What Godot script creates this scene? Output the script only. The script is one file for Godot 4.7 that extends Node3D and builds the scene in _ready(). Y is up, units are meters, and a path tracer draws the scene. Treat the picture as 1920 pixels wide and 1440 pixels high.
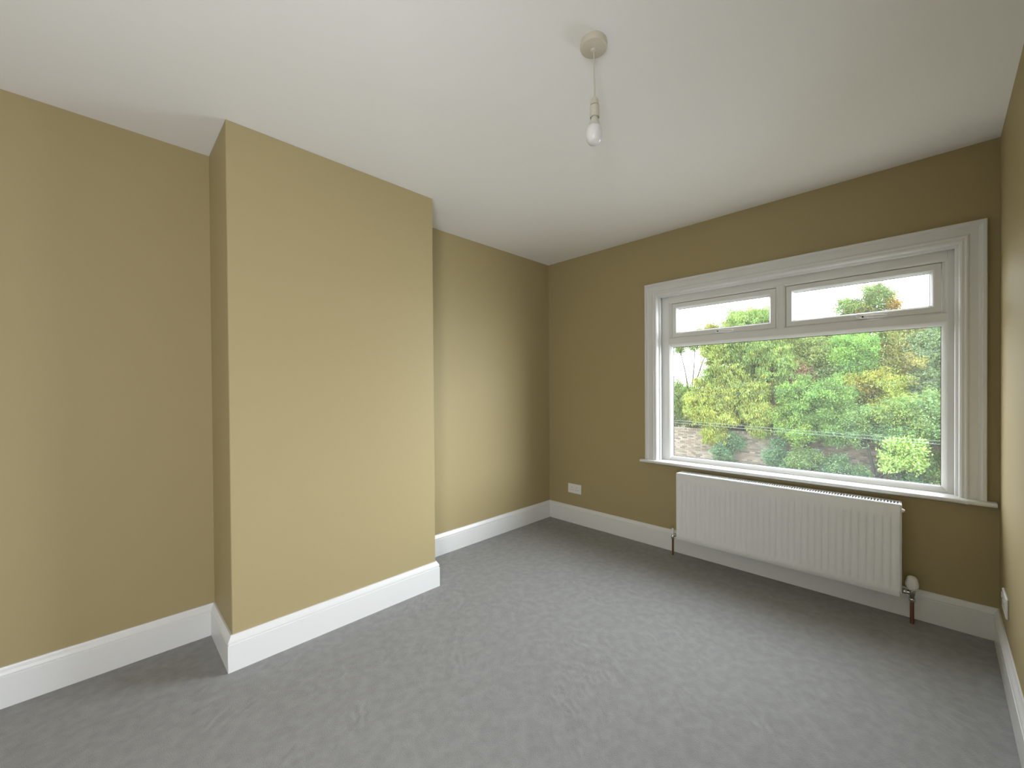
extends Node3D

# ---------------------------------------------------------------- room numbers (metres, y up; window wall at z = 0, left wall at x = 0)
const H := 2.5
const CH_D := 0.406          # chimney breast depth
const CH_A := 1.606          # its edge nearer the window
const CH_B := 2.6915         # its edge nearer the camera
const BACK := 4.35
const NEAR_X := -0.0125      # the near alcove's wall stands a touch further back
const SK := 0.1613           # skirting height
const SKT := 0.0192
const LEAN := -0.0242        # the right wall is not quite square to the window wall
const RW := 2.948
const GROUND := -3.2

var rng := RandomNumberGenerator.new()
var taken := {}
var M := {}


func _ready() -> void:
	rng.seed = 20240
	# ---- camera
	var cam := Camera3D.new()
	cam.name = "camera"
	cam.projection = Camera3D.PROJECTION_FRUSTUM
	cam.near = 0.05
	cam.far = 200.0
	var f := 763.08
	cam.size = 2.0 * cam.near * 720.0 / f
	cam.frustum_offset = Vector2((960.0 - 986.71) / f, (735.31 - 720.0) / f) * cam.near
	add_child(cam)
	cam.position = Vector3(2.6593, 1.273, 3.0829)
	cam.rotation = Vector3(-0.0082, 0.7677, -0.0069)
	cam.current = true
	# ---- overcast daylight
	var we := WorldEnvironment.new()
	we.name = "world"
	var env := Environment.new()
	env.background_mode = Environment.BG_SKY
	var sm := ProceduralSkyMaterial.new()
	sm.sky_top_color = Color(0.90, 0.93, 0.97)
	sm.sky_horizon_color = Color(0.96, 0.965, 0.97)
	sm.ground_horizon_color = Color(0.50, 0.50, 0.48)
	sm.ground_bottom_color = Color(0.36, 0.36, 0.34)
	var sky := Sky.new()
	sky.sky_material = sm
	env.sky = sky
	env.background_energy_multiplier = 1.0
	env.tonemap_mode = Environment.TONE_MAPPER_LINEAR
	env.tonemap_exposure = 9.3
	env.sdfgi_enabled = true
	env.ssao_enabled = true
	env.ssil_enabled = true
	we.environment = env
	add_child(we)

	# added area light outside the window, boosting the sky's daylight into the room
	var day_boost := AreaLight3D.new()
	day_boost.name = "added_window_light"
	day_boost.area_size = Vector2(2.0, 1.7)
	day_boost.light_color = Color(0.925, 0.965, 1.0)
	day_boost.light_energy = 3.8
	day_boost.area_range = 12.0
	day_boost.area_attenuation = 2.0
	day_boost.shadow_enabled = true
	add_child(day_boost)
	day_boost.position = Vector3(3.1, 1.75, -1.15)
	day_boost.basis = Basis.looking_at(Vector3(-0.80, -0.18, 0.58))

	# added fill light in an invented doorway behind the camera, out of view
	var fill_light := AreaLight3D.new()
	fill_light.name = "added_fill_light"
	fill_light.area_size = Vector2(0.5, 1.9)
	fill_light.light_color = Color(0.97, 0.98, 1.0)
	fill_light.light_energy = 0.56
	fill_light.area_range = 12.0
	fill_light.area_attenuation = 2.0
	fill_light.shadow_enabled = true
	add_child(fill_light)
	fill_light.position = Vector3(3.06, 1.02, 3.85)
	fill_light.rotation = Vector3(0, PI / 2 - deg_to_rad(50.0), 0)

	materials()
	room()
	skirtings()
	window()
	radiator()
	sockets()
	pendant()
	outdoors()


# ================================================================ materials
func noise_tex(freq: float, seed_: int, octaves: int, ramp: Array, normal: float = 0.0, size: int = 512) -> NoiseTexture2D:
	var n := FastNoiseLite.new()
	n.seed = seed_
	n.frequency = freq
	n.fractal_octaves = octaves
	n.noise_type = FastNoiseLite.TYPE_SIMPLEX_SMOOTH
	var t := NoiseTexture2D.new()
	t.width = size
	t.height = size
	t.seamless = true
	t.noise = n
	if normal > 0.0:
		t.as_normal_map = true
		t.bump_strength = normal
	if ramp.size() > 0:
		var g := Gradient.new()
		g.set_color(0, ramp[0])
		g.set_color(1, ramp[1])
		t.color_ramp = g
	return t


func mat(called: String, c: Color, rough: float, metal: float = 0.0, spec: float = 0.5) -> StandardMaterial3D:
	var m := StandardMaterial3D.new()
	m.resource_name = called
	m.albedo_color = c
	m.roughness = rough
	m.metallic = metal
	m.metallic_specular = spec
	M[called] = m
	return m


func materials() -> void:
	# emulsion paint with a faint roller stipple
	var stipple := noise_tex(0.06, 11, 3, [], 1.6)
	var p := mat("olive_paint", Color(0.655, 0.596, 0.440), 0.6, 0.0, 0.35)
	p.uv1_triplanar = true
	p.uv1_world_triplanar = true
	p.uv1_scale = Vector3(3, 3, 3)
	p.normal_enabled = true
	p.normal_texture = stipple
	p.normal_scale = 0.12
	var c := mat("ceiling_paint", Color(0.945, 0.94, 0.93), 0.9)
	c.uv1_triplanar = true
	c.uv1_world_triplanar = true
	c.uv1_scale = Vector3(2, 2, 2)
	c.normal_enabled = true
	c.normal_texture = stipple
	c.normal_scale = 0.08
	mat("white_gloss", Color(0.875, 0.875, 0.865), 0.32)
	mat("aged_plastic", Color(0.79, 0.765, 0.70), 0.45)
	mat("upvc", Color(0.90, 0.90, 0.885), 0.3)
	mat("white_plastic", Color(0.90, 0.89, 0.87), 0.35)
	mat("rad_enamel", Color(0.90, 0.905, 0.90), 0.35)
	mat("gasket", Color(0.06, 0.06, 0.06), 0.7)
	mat("dark_gap", Color(0.05, 0.05, 0.045), 0.9)
	mat("chrome", Color(0.78, 0.78, 0.77), 0.16, 1.0)
	mat("copper", Color(0.60, 0.44, 0.36), 0.42, 1.0)
	mat("bulb_collar", Color(0.80, 0.79, 0.74), 0.5)
	mat("bulb_globe", Color(0.90, 0.885, 0.88), 0.3)
	mat("cable_grey", Color(0.47, 0.52, 0.50), 0.6)
	mat("cable_dark", Color(0.24, 0.28, 0.26), 0.7)
	mat("bark", Color(0.21, 0.22, 0.19), 0.95)
	mat("earth", Color(0.33, 0.33, 0.28), 1.0)
	mat("mortar", Color(0.52, 0.49, 0.44), 1.0)
	var b := mat("weathered_brick", Color(1, 1, 1), 0.95)
	b.vertex_color_use_as_albedo = true
	var g := mat("glass", Color(0.97, 0.99, 0.98, 0.04), 0.0)
	g.transparency = BaseMaterial3D.TRANSPARENCY_ALPHA
	# carpet: short pile, brushed this way and that
	var k := mat("carpet", Color(1, 1, 1), 1.0, 0.0, 0.15)
	k.uv1_triplanar = true
	k.uv1_world_triplanar = true
	k.uv1_scale = Vector3(1.3, 1.3, 1.3)
	k.albedo_texture = noise_tex(0.012, 5, 5, [Color(0.55, 0.547, 0.54), Color(0.615, 0.612, 0.605)], 0.0, 1024)
	k.normal_enabled = true
	k.normal_texture = noise_tex(0.16, 8, 4, [], 5.0, 1024)
	k.normal_scale = 0.5
	k.rim_enabled = true
	k.rim = 0.25


# ================================================================ naming
func numbered(called: String) -> String:
	if not taken.has(called):
		taken[called] = 0
		return called
	taken[called] += 1
	return "%s_%03d" % [called, taken[called]]


func tag(o: Node, label: String, category: String, group: String = "") -> void:
	o.set_meta("label", label)
	o.set_meta("category", category)
	if group != "":
		o.set_meta("group", group)


func thing(called: String, label: String, category: String, at: Vector3, group: String = "") -> Node3D:
	var o := Node3D.new()
	o.name = numbered(called)
	add_child(o)
	o.position = at
	tag(o, label, category, group)
	return o


func put(called: String, b: MB, m: Material, parent: Node3D = self) -> MeshInstance3D:
	var o := MeshInstance3D.new()
	o.name = numbered(called) if parent == self else called
	o.mesh = b.mesh()
	o.material_override = m
	o.cast_shadow = GeometryInstance3D.SHADOW_CASTING_SETTING_ON
	parent.add_child(o, true)
	return o


func struct(called: String, b: MB, m: Material) -> MeshInstance3D:
	var o := put(called, b, m)
	o.set_meta("kind", "structure")
	return o


# ================================================================ mesh building
class MB:
	var v := PackedVector3Array()
	var col := PackedColorArray()
	var grp := PackedInt32Array()
	var tint := Color(1, 1, 1)
	var tinted := false
	var next := 1

	func tri(a: Vector3, b: Vector3, c: Vector3, g: int) -> void:
		v.append(a); v.append(b); v.append(c)
		grp.append(g)
		if tinted:
			col.append(tint)

	func quad(a: Vector3, b: Vector3, c: Vector3, d: Vector3, g: int = -1) -> void:
		tri(a, b, c, g)
		tri(a, c, d, g)

	# turns the triangles added since `from` so that they face outwards (clockwise seen from outside)
	func outward(from: int) -> void:
		var vol := 0.0
		var o: Vector3 = v[from]
		for i in range(from, v.size(), 3):
			vol += (v[i] - o).dot((v[i + 1] - o).cross(v[i + 2] - o))
		if vol > 0.0:
			for i in range(from, v.size(), 3):
				var t: Vector3 = v[i + 1]
				v[i + 1] = v[i + 2]
				v[i + 2] = t

	func box(lo: Vector3, hi: Vector3, bev: float = 0.0) -> void:
		var from := v.size()
		if bev <= 0.0:
			var p := []
			for i in 8:
				p.append(Vector3(hi.x if i & 1 else lo.x, hi.y if i & 2 else lo.y, hi.z if i & 4 else lo.z))
			for q in [[0, 1, 3, 2], [5, 4, 6, 7], [4, 0, 2, 6], [1, 5, 7, 3], [2, 3, 7, 6], [4, 5, 1, 0]]:
				quad(p[q[0]], p[q[1]], p[q[2]], p[q[3]])
			outward(from)
			return
		var c := (lo + hi) / 2.0
		var h := (hi - lo) / 2.0
		var s := [Vector3(h.x, h.y - bev, h.z - bev), Vector3(h.x - bev, h.y, h.z - bev), Vector3(h.x - bev, h.y - bev, h.z)]
		# corner points: P(sign, k) is the corner's vertex on the face across axis k
		var P := func(sx: int, sy: int, sz: int, k: int) -> Vector3:
			var w: Vector3 = s[k]
			return c + Vector3(w.x * sx, w.y * sy, w.z * sz)
		for sg in [-1, 1]:
			face(P.call(sg, -1, -1, 0), P.call(sg, 1, -1, 0), P.call(sg, 1, 1, 0), P.call(sg, -1, 1, 0), c)
			face(P.call(-1, sg, -1, 1), P.call(1, sg, -1, 1), P.call(1, sg, 1, 1), P.call(-1, sg, 1, 1), c)
			face(P.call(-1, -1, sg, 2), P.call(1, -1, sg, 2), P.call(1, 1, sg, 2), P.call(-1, 1, sg, 2), c)
			for sh in [-1, 1]:
				face(P.call(-1, sg, sh, 1), P.call(1, sg, sh, 1), P.call(1, sg, sh, 2), P.call(-1, sg, sh, 2), c)
				face(P.call(sg, -1, sh, 0), P.call(sg, 1, sh, 0), P.call(sg, 1, sh, 2), P.call(sg, -1, sh, 2), c)
				face(P.call(sg, sh, -1, 0), P.call(sg, sh, 1, 0), P.call(sg, sh, 1, 1), P.call(sg, sh, -1, 1), c)
				for si in [-1, 1]:
					var a: Vector3 = P.call(sg, sh, si, 0)
					var b: Vector3 = P.call(sg, sh, si, 1)
					var d: Vector3 = P.call(sg, sh, si, 2)
					if (b - a).cross(d - a).dot(a - c) > 0.0:
						tri(a, d, b, -1)
					else:
						tri(a, b, d, -1)

	func face(a: Vector3, b: Vector3, c: Vector3, d: Vector3, inside: Vector3) -> void:
		if (b - a).cross(c - a).dot(a - inside) > 0.0:
			quad(a, d, c, b)
		else:
			quad(a, b, c, d)

	# a profile of (u, w) carried along a path: point = pts[i] + dirs[i] * u + ups * w ; ends closed with a fan
	func sweep(pts: Array, dirs: Array, up: Vector3, prof: Array, smooth_deg: float = 30.0) -> void:
		var from := v.size()
		var n := prof.size()
		var pg := PackedInt32Array()
		pg.resize(n)
		var g := next
		for k in n:
			var a: Vector2 = prof[k] - prof[(k + n - 1) % n]
			var b: Vector2 = prof[(k + 1) % n] - prof[k]
			if rad_to_deg(absf(a.angle_to(b))) > smooth_deg:
				g += 1
			pg[k] = g
		next = g + 1
		for i in pts.size() - 1:
			for k in n:
				var p: Vector2 = prof[k]
				var q: Vector2 = prof[(k + 1) % n]
				quad(pts[i] + dirs[i] * p.x + up * p.y, pts[i + 1] + dirs[i + 1] * p.x + up * p.y, pts[i + 1] + dirs[i + 1] * q.x + up * q.y, pts[i] + dirs[i] * q.x + up * q.y, pg[k])
			for k in n:
				pg[k] += 500
			next += 500
		if pts.size() > 1:
			for e in [0, pts.size() - 1]:
				var flat := PackedVector2Array(prof)
				var ix := Geometry2D.triangulate_polygon(flat)
				for t in range(0, ix.size(), 3):
					var w := []
					for s in 3:
						w.append(pts[e] + dirs[e] * flat[ix[t + s]].x + up * flat[ix[t + s]].y)
					if e == 0:
						tri(w[0], w[2], w[1], -1)
					else:
						tri(w[0], w[1], w[2], -1)
			# fix the caps' turn against the sides by volume of the whole
			_fix_caps(from, pts.size(), n)
		outward(from)

	func _fix_caps(from: int, np: int, n: int) -> void:
		# the caps are right when the mesh's edges pair up; try both turns and keep the larger volume
		var cap0 := from + (np - 1) * n * 6
		var a := absf(_vol(from))
		_flip(cap0)
		if absf(_vol(from)) < a:
			_flip(cap0)

	func _vol(from: int) -> float:
		var vol := 0.0
		var o: Vector3 = v[from] + Vector3(1.3, 2.1, 0.7)
		for i in range(from, v.size(), 3):
			vol += (v[i] - o).dot((v[i + 1] - o).cross(v[i + 2] - o))
		return vol

	func _flip(from: int) -> void:
		for i in range(from, v.size(), 3):
			var t: Vector3 = v[i + 1]
			v[i + 1] = v[i + 2]
			v[i + 2] = t

	# (radius, along) turned about an axis through `at`
	func lathe(prof: Array, at: Vector3, axis: Vector3, segs: int = 32, smooth_deg: float = 35.0) -> void:
		var from := v.size()
		var a := axis.normalized()
		var x := a.cross(Vector3(0, 0, 1) if absf(a.z) < 0.9 else Vector3(1, 0, 0)).normalized()
		var y := a.cross(x)
		var g := next
		for k in prof.size() - 1:
			if k > 0:
				var d0: Vector2 = prof[k] - prof[k - 1]
				var d1: Vector2 = prof[k + 1] - prof[k]
				if rad_to_deg(absf(d0.angle_to(d1))) > smooth_deg:
					g += 1
			var p: Vector2 = prof[k]
			var q: Vector2 = prof[k + 1]
			for i in segs:
				var t0 := TAU * i / segs
				var t1 := TAU * (i + 1) / segs
				if i == segs - 1:
					t1 = 0.0
				var r0 := x * cos(t0) + y * sin(t0)
				var r1 := x * cos(t1) + y * sin(t1)
				var A := at + r0 * p.x + a * p.y
				var B := at + r1 * p.x + a * p.y
				var C := at + r1 * q.x + a * q.y
				var D := at + r0 * q.x + a * q.y
				if p.x < 1e-6:
					tri(A, C, D, g)
				elif q.x < 1e-6:
					tri(A, B, C, g)
				else:
					quad(A, B, C, D, g)
		next = g + 1
		outward(from)

	func tube(pts: Array, radii: Array, segs: int = 10) -> void:
		var from := v.size()
		var rings := []
		var prev := Vector3(0.31, 0.52, 0.79)
		for i in pts.size():
			var d: Vector3 = (pts[mini(i + 1, pts.size() - 1)] - pts[maxi(i - 1, 0)]).normalized()
			var x := (prev - d * prev.dot(d)).normalized()
			prev = x
			var y := d.cross(x)
			var ring := []
			for k in segs:
				var t := TAU * k / segs
				ring.append(pts[i] + (x * cos(t) + y * sin(t)) * radii[i])
			rings.append(ring)
		var g := next
		next += 1
		for i in pts.size() - 1:
			for k in segs:
				var l := (k + 1) % segs
				quad(rings[i][k], rings[i][l], rings[i + 1][l], rings[i + 1][k], g)
		for k in range(1, segs - 1):
			tri(rings[0][0], rings[0][k + 1], rings[0][k], -1)
			var e: Array = rings[pts.size() - 1]
			tri(e[0], e[k], e[k + 1], -1)
		outward(from)

	func mesh() -> ArrayMesh:
		var st := SurfaceTool.new()
		st.begin(Mesh.PRIMITIVE_TRIANGLES)
		for t in grp.size():
			st.set_smooth_group(grp[t])
			for s in 3:
				if tinted:
					st.set_color(col[t])
				st.add_vertex(v[t * 3 + s])
		st.index()
		st.generate_normals()
		return st.commit()


# ================================================================ the room
func right_x(z: float) -> float:
	return RW + LEAN * z


func wall_hole(b: MB, x0: float, x1: float, hx0: float, hx1: float, hy0: float, hy1: float) -> void:
	var t := -0.30
	b.box(Vector3(x0, 0, t), Vector3(hx0, H, 0))
	b.box(Vector3(hx1, 0, t), Vector3(x1, H, 0))
	b.box(Vector3(hx0, 0, t), Vector3(hx1, hy0, 0))
	b.box(Vector3(hx0, hy1, t), Vector3(hx1, H, 0))


func room() -> void:
	# carpet laid wall to wall, its pile brushed into low ridges
	var b := MB.new()
	var nz := FastNoiseLite.new()
	nz.seed = 3
	nz.frequency = 7.0
	nz.fractal_octaves = 3
	var warp := FastNoiseLite.new()
	warp.seed = 9
	warp.frequency = 1.1
	var cols := 300
	var rows := 430
	var x0 := -0.02
	var x1 := 2.96
	var z0 := -0.01
	var z1 := BACK
	var pts := PackedVector3Array()
	for j in rows + 1:
		for i in cols + 1:
			var x := x0 + (x1 - x0) * i / cols
			var z := z0 + (z1 - z0) * j / rows
			var a := 0.75 + 0.9 * warp.get_noise_2d(x, z)
			var u := x * cos(a) + z * sin(a)
			var w := -x * sin(a) + z * cos(a)
			pts.append(Vector3(x, 0.0036 * nz.get_noise_2d(u * 0.3, w * 0.9) * smoothstep(-0.25, 0.35, warp.get_noise_2d(x * 2.0 + 7.0, z * 2.0)) - 0.0008, z))
	for j in rows:
		for i in cols:
			var k := j * (cols + 1) + i
			b.quad(pts[k], pts[k + 1], pts[k + cols + 2], pts[k + cols + 1], 1)
	struct("floor", b, M.carpet)
	var sub := MB.new()
	sub.box(Vector3(-0.3, -0.22, -0.3), Vector3(3.2, -0.006, BACK + 0.2))
	struct("trim_floor_slab", sub, M.mortar)

	b = MB.new()
	b.box(Vector3(-0.3, H, -0.3), Vector3(3.08, H + 0.15, BACK + 0.2))
	struct("ceiling", b, M.ceiling_paint)

	b = MB.new()
	wall_hole(b, -0.3, 3.08, 1.125, 2.845, 0.66, 2.03)
	struct("wall_window", b, M.olive_paint)
	b = MB.new()
	b.box(Vector3(-0.3, 0, 0), Vector3(0, H, CH_A + 0.3))
	b.box(Vector3(-0.3, 0, CH_B - 0.3), Vector3(NEAR_X, H, BACK))
	struct("wall_left", b, M.olive_paint)
	b = MB.new()
	b.box(Vector3(-0.05, 0, CH_A), Vector3(CH_D, H, CH_B), 0.003)
	struct("wall_chimney", b, M.olive_paint)
	# right wall, with an added doorway behind the camera for the fill light
	b = MB.new()
	right_wall(b, 0.0, 3.42, 0.0)
	right_wall(b, 4.22, BACK, 0.0)
	right_wall(b, 3.42, 4.22, 2.03)
	struct("wall_right", b, M.olive_paint)
	b = MB.new()
	b.box(Vector3(-0.3, 0, BACK), Vector3(3.1, H, BACK + 0.2))
	struct("wall_back", b, M.ceiling_paint)  # unseen back wall, white to bounce light onto the window wall
	# added enclosure beyond the doorway, out of view, around the fill light
	b = MB.new()
	b.box(Vector3(4.1, 0, 3.0), Vector3(4.2, H, 4.75))
	b.box(Vector3(3.05, 0, 2.95), Vector3(4.2, H, 3.05))
	b.box(Vector3(3.05, 0, 4.65), Vector3(4.2, H, 4.75))
	struct("wall_added_landing", b, M.ceiling_paint)
	b = MB.new()
	b.box(Vector3(3.02, H, 2.95), Vector3(4.2, H + 0.15, 4.75))
	struct("ceiling_added_landing", b, M.ceiling_paint)
	b = MB.new()
	b.box(Vector3(2.84, -0.22, 2.95), Vector3(4.2, -0.007, 4.75))
	struct("floor_added_landing", b, M.mortar)


func right_wall(b: MB, z0: float, z1: float, y0: float) -> void:
	var from := b.v.size()
	var p := [Vector3(right_x(z0), y0, z0), Vector3(right_x(z0) + 0.12, y0, z0), Vector3(right_x(z1) + 0.12, y0, z1), Vector3(right_x(z1), y0, z1)]
	var up := Vector3(0, H - y0, 0)
	for k in 4:
		b.quad(p[k], p[(k + 1) % 4], p[(k + 1) % 4] + up, p[k] + up)
	b.quad(p[3], p[2], p[1], p[0])
	b.quad(p[0] + up, p[1] + up, p[2] + up, p[3] + up)
	b.outward(from)


func skirt(called: String, pts: Array, dirs: Array) -> void:
	var prof := [Vector2(0, 0), Vector2(SKT, 0), Vector2(SKT, 0.122), Vector2(SKT - 0.0035, 0.1245), Vector2(SKT - 0.0035, 0.1285), Vector2(SKT - 0.001, 0.131), Vector2(SKT - 0.0022, 0.139), Vector2(0.0125, 0.147), Vector2(0.0085, 0.153), Vector2(0.0065, 0.158), Vector2(0.006, SK), Vector2(0, SK)]
	var b := MB.new()
	b.sweep(pts, dirs, Vector3.UP, prof)
	struct(called, b, M.white_gloss)


func skirtings() -> void:
	var X := Vector3(1, 0, 0)
	var Z := Vector3(0, 0, 1)
	skirt("baseboard_left", [Vector3(NEAR_X, 0, BACK), Vector3(NEAR_X, 0, CH_B)], [X, X + Z])
	skirt("baseboard_chimney", [Vector3(NEAR_X, 0, CH_B), Vector3(CH_D, 0, CH_B), Vector3(CH_D, 0, CH_A), Vector3(0, 0, CH_A)], [X + Z, X + Z, X - Z, X - Z])
	skirt("baseboard_alcove", [Vector3(0, 0, CH_A), Vector3(0, 0, 0)], [X - Z, X + Z])
	skirt("baseboard_window", [Vector3(0, 0, 0), Vector3(RW, 0, 0)], [X + Z, -X + Z])
	skirt("baseboard_right", [Vector3(RW, 0, 0), Vector3(right_x(3.42), 0, 3.42)], [-X + Z, -X])


# ================================================================ window
# a mitred ring round the opening x0..x1, y0..y1; profile of (inset, z)
func ring(b: MB, x0: float, x1: float, y0: float, y1: float, prof: Array, sides: Array = [0, 1, 2, 3]) -> void:
	var c := [Vector3(x0, y0, 0), Vector3(x1, y0, 0), Vector3(x1, y1, 0), Vector3(x0, y1, 0)]
	var d := [Vector3(1, 1, 0), Vector3(-1, 1, 0), Vector3(-1, -1, 0), Vector3(1, -1, 0)]
	for k in sides:
		b.sweep([c[k], c[(k + 1) % 4]], [d[k], d[(k + 1) % 4]], Vector3(0, 0, 1), prof)


func window() -> void:
	# moulded architrave on three sides, standing on the window board
	var ax0 := 1.0506
	var ax1 := 2.905
	var at := 2.1074
	var by := 0.693
	var prof := [Vector2(0, 0), Vector2(0, 0.024), Vector2(0.003, 0.027), Vector2(0.014, 0.027), Vector2(0.018, 0.024), Vector2(0.021, 0.0185), Vector2(0.027, 0.0165), Vector2(0.030, 0.0145), Vector2(0.060, 0.0145), Vector2(0.064, 0.018), Vector2(0.070, 0.020), Vector2(0.075, 0.018), Vector2(0.078, 0.0145), Vector2(0.088, 0.0145), Vector2(0.0915, 0.012), Vector2(0.0915, 0)]
	var d0 := Vector3(1, 0, 0)
	var b := MB.new()
	b.sweep([Vector3(ax0, by, 0), Vector3(ax0, at, 0), Vector3(ax1, at, 0), Vector3(ax1, by, 0)], [d0, Vector3(1, -1, 0), Vector3(-1, -1, 0), -d0], Vector3(0, 0, 1), prof)
	var o := struct("trim_1", b, M.white_gloss)
	o.set_meta("label", "white moulded architrave round the window")
	# lining between architrave and frame, with a staff bead in it
	b = MB.new()
	var lx0 := ax0 + 0.088
	var lx1 := ax1 - 0.088
	var lt := at - 0.088
	var lp := [Vector2(-0.016, 0.0), Vector2(-0.016, -0.16), Vector2(0.010, -0.16), Vector2(0.010, -0.046), Vector2(0.022, -0.046), Vector2(0.0235, -0.040), Vector2(0.021, -0.030), Vector2(0.015, -0.025), Vector2(0.010, -0.024), Vector2(0.008, -0.020), Vector2(0.008, 0.008), Vector2(0.005, 0.0115), Vector2(0.0, 0.0115), Vector2(0.0, 0.0)]
	b.sweep([Vector3(lx0, by, 0), Vector3(lx0, lt, 0), Vector3(lx1, lt, 0), Vector3(lx1, by, 0)], [d0, Vector3(1, -1, 0), Vector3(-1, -1, 0), -d0], Vector3(0, 0, 1), lp)
	struct("trim_2", b, M.white_gloss)
	# window board with a rounded nose
	b = MB.new()
	var bp := [Vector2(-0.10, -0.022), Vector2(0.048, -0.022), Vector2(0.0525, -0.0195), Vector2(0.055, -0.0155), Vector2(0.056, -0.011), Vector2(0.055, -0.0065), Vector2(0.0525, -0.0025), Vector2(0.048, 0.0), Vector2(-0.10, 0.0)]
	b.sweep([Vector3(1.142, by, 0), Vector3(2.813, by, 0)], [Vector3(0, 0, 1), Vector3(0, 0, 1)], Vector3.UP, bp)
	var hp := [Vector2(0.0, -0.022), Vector2(0.048, -0.022), Vector2(0.0525, -0.0195), Vector2(0.055, -0.0155), Vector2(0.056, -0.011), Vector2(0.055, -0.0065), Vector2(0.0525, -0.0025), Vector2(0.048, 0.0), Vector2(0.0, 0.0)]
	b.sweep([Vector3(1.018, by, 0), Vector3(1.142, by, 0)], [Vector3(0, 0, 1), Vector3(0, 0, 1)], Vector3.UP, hp)
	b.sweep([Vector3(2.813, by, 0), Vector3(2.937, by, 0)], [Vector3(0, 0, 1), Vector3(0, 0, 1)], Vector3.UP, hp)
	o = struct("trim_3", b, M.white_gloss)
	o.set_meta("label", "white window board above the radiator")

	# uPVC window: one wide fixed light below, two top hung sashes above
	var w := Node3D.new()
	w.name = "window_1"
	w.set_meta("kind", "structure")
	add_child(w)
	var fx0 := 1.155
	var fx1 := 2.822
	var fy0 := 0.64
	var fy1 := 2.012
	var zf := -0.065
	var zb := -0.135
	var lo := [1.213, 2.770, 0.703, 1.622]        # lower light: outer edge of its splay
	var ul := [1.2135, 1.975, 1.6615, 1.956]
	var ur := [2.007, 2.7705, 1.6615, 1.956]
	for r in [[fx0, lo[0], fy0, fy1], [lo[1], fx1, fy0, fy1], [lo[0], lo[1], ul[3], fy1], [lo[0], lo[1], fy0, lo[2]]]:
		b = MB.new()
		b.box(Vector3(r[0], r[2], zb), Vector3(r[1], r[3], zf), 0.0015)
		put("frame_rail", b, M.upvc, w)
	b = MB.new()
	b.box(Vector3(lo[0], lo[3], zb), Vector3(lo[1], ul[2], zf), 0.0015)
	put("transom", b, M.upvc, w)
	b = MB.new()
	b.box(Vector3(ul[1], ul[2], zb), Vector3(ur[0], ul[3], zf), 0.0015)
	put("mullion", b, M.upvc, w)
	# lower light
	b = MB.new()
	ring(b, lo[0], lo[1], lo[2], lo[3], [Vector2(-0.002, zf - 0.001), Vector2(0.0, zf), Vector2(0.004, zf - 0.0015), Vector2(0.019, zf - 0.018), Vector2(0.0225, zf - 0.022), Vector2(0.0235, zf - 0.032), Vector2(-0.002, zf - 0.032)])
	put("glazing_bead", b, M.upvc, w)
	b = MB.new()
	ring(b, lo[0] + 0.0215, lo[1] - 0.0215, lo[2] + 0.0215, lo[3] - 0.0215, [Vector2(0, zf - 0.032), Vector2(0.0045, zf - 0.033), Vector2(0.0045, zf - 0.040), Vector2(0, zf - 0.040)])
	put("gasket", b, M.gasket, w)
	b = MB.new()
	b.box(Vector3(lo[0] + 0.016, lo[2] + 0.016, zf - 0.043), Vector3(lo[1] - 0.016, lo[3] - 0.016, zf - 0.037))
	put("pane", b, M.glass, w)
	# the two sashes
	for u in [ul, ur]:
		b = MB.new()   # splay of the frame round the sash
		ring(b, u[0], u[1], u[2], u[3], [Vector2(-0.002, zf - 0.001), Vector2(0, zf), Vector2(0.003, zf - 0.001), Vector2(0.0115, zf - 0.010), Vector2(0.0115, zb - 0.002), Vector2(0.033, zb - 0.002), Vector2(0.033, zb - 0.012), Vector2(-0.002, zb - 0.012)])
		put("frame_splay", b, M.upvc, w)
		var s0: float = u[0] + 0.0135 if u[0] > 2 else u[0] + 0.024
		var s1: float = u[1] - 0.024
		if u[0] < 2:
			s1 = u[1] - 0.0135
		var t0: float = u[2] + 0.0125
		var t1: float = u[3] - 0.0145
		# fill strip so the hinge side of the frame reaches the sash
		b = MB.new()
		if u[0] < 2:
			b.box(Vector3(u[0] + 0.0105, u[2], zb), Vector3(s0 - 0.002, u[3], zf - 0.011))
		else:
			b.box(Vector3(s1 + 0.002, u[2], zb), Vector3(u[1] - 0.0105, u[3], zf - 0.011))
		put("frame_stop", b, M.upvc, w)
		b = MB.new()
		ring(b, s0, s1, t0, t1, [Vector2(0, zb + 0.004), Vector2(0, zf - 0.013), Vector2(0.002, zf - 0.011), Vector2(0.027, zf - 0.011), Vector2(0.029, zf - 0.0125), Vector2(0.029, zb + 0.004)])
		var s := put("sash", b, M.upvc, w)
		b = MB.new()
		ring(b, s0 + 0.029, s1 - 0.029, t0 + 0.029, t1 - 0.029, [Vector2(-0.001, zf - 0.013), Vector2(0.002, zf - 0.0125), Vector2(0.012, zf - 0.024), Vector2(0.015, zf - 0.036), Vector2(-0.001, zf - 0.036)])
		put("glazing_bead", b, M.upvc, s)
		b = MB.new()
		ring(b, s0 + 0.042, s1 - 0.042, t0 + 0.042, t1 - 0.042, [Vector2(0, zf - 0.036), Vector2(0.004, zf - 0.037), Vector2(0.004, zf - 0.044), Vector2(0, zf - 0.044)])
		put("gasket", b, M.gasket, s)
		b = MB.new()
		b.box(Vector3(s0 + 0.03, t0 + 0.03, zf - 0.047), Vector3(s1 - 0.03, t1 - 0.03, zf - 0.041))
		put("pane", b, M.glass, s)
		# handle: a plate on the bottom rail, a neck and a long lever
		b = MB.new()
		var hx := 1.565 if u[0] < 2 else 2.385
		var hy := t0 + 0.012
		b.box(Vector3(hx, hy - 0.010, zf - 0.012), Vector3(hx + 0.052, hy + 0.010, zf + 0.002), 0.004)
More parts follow.
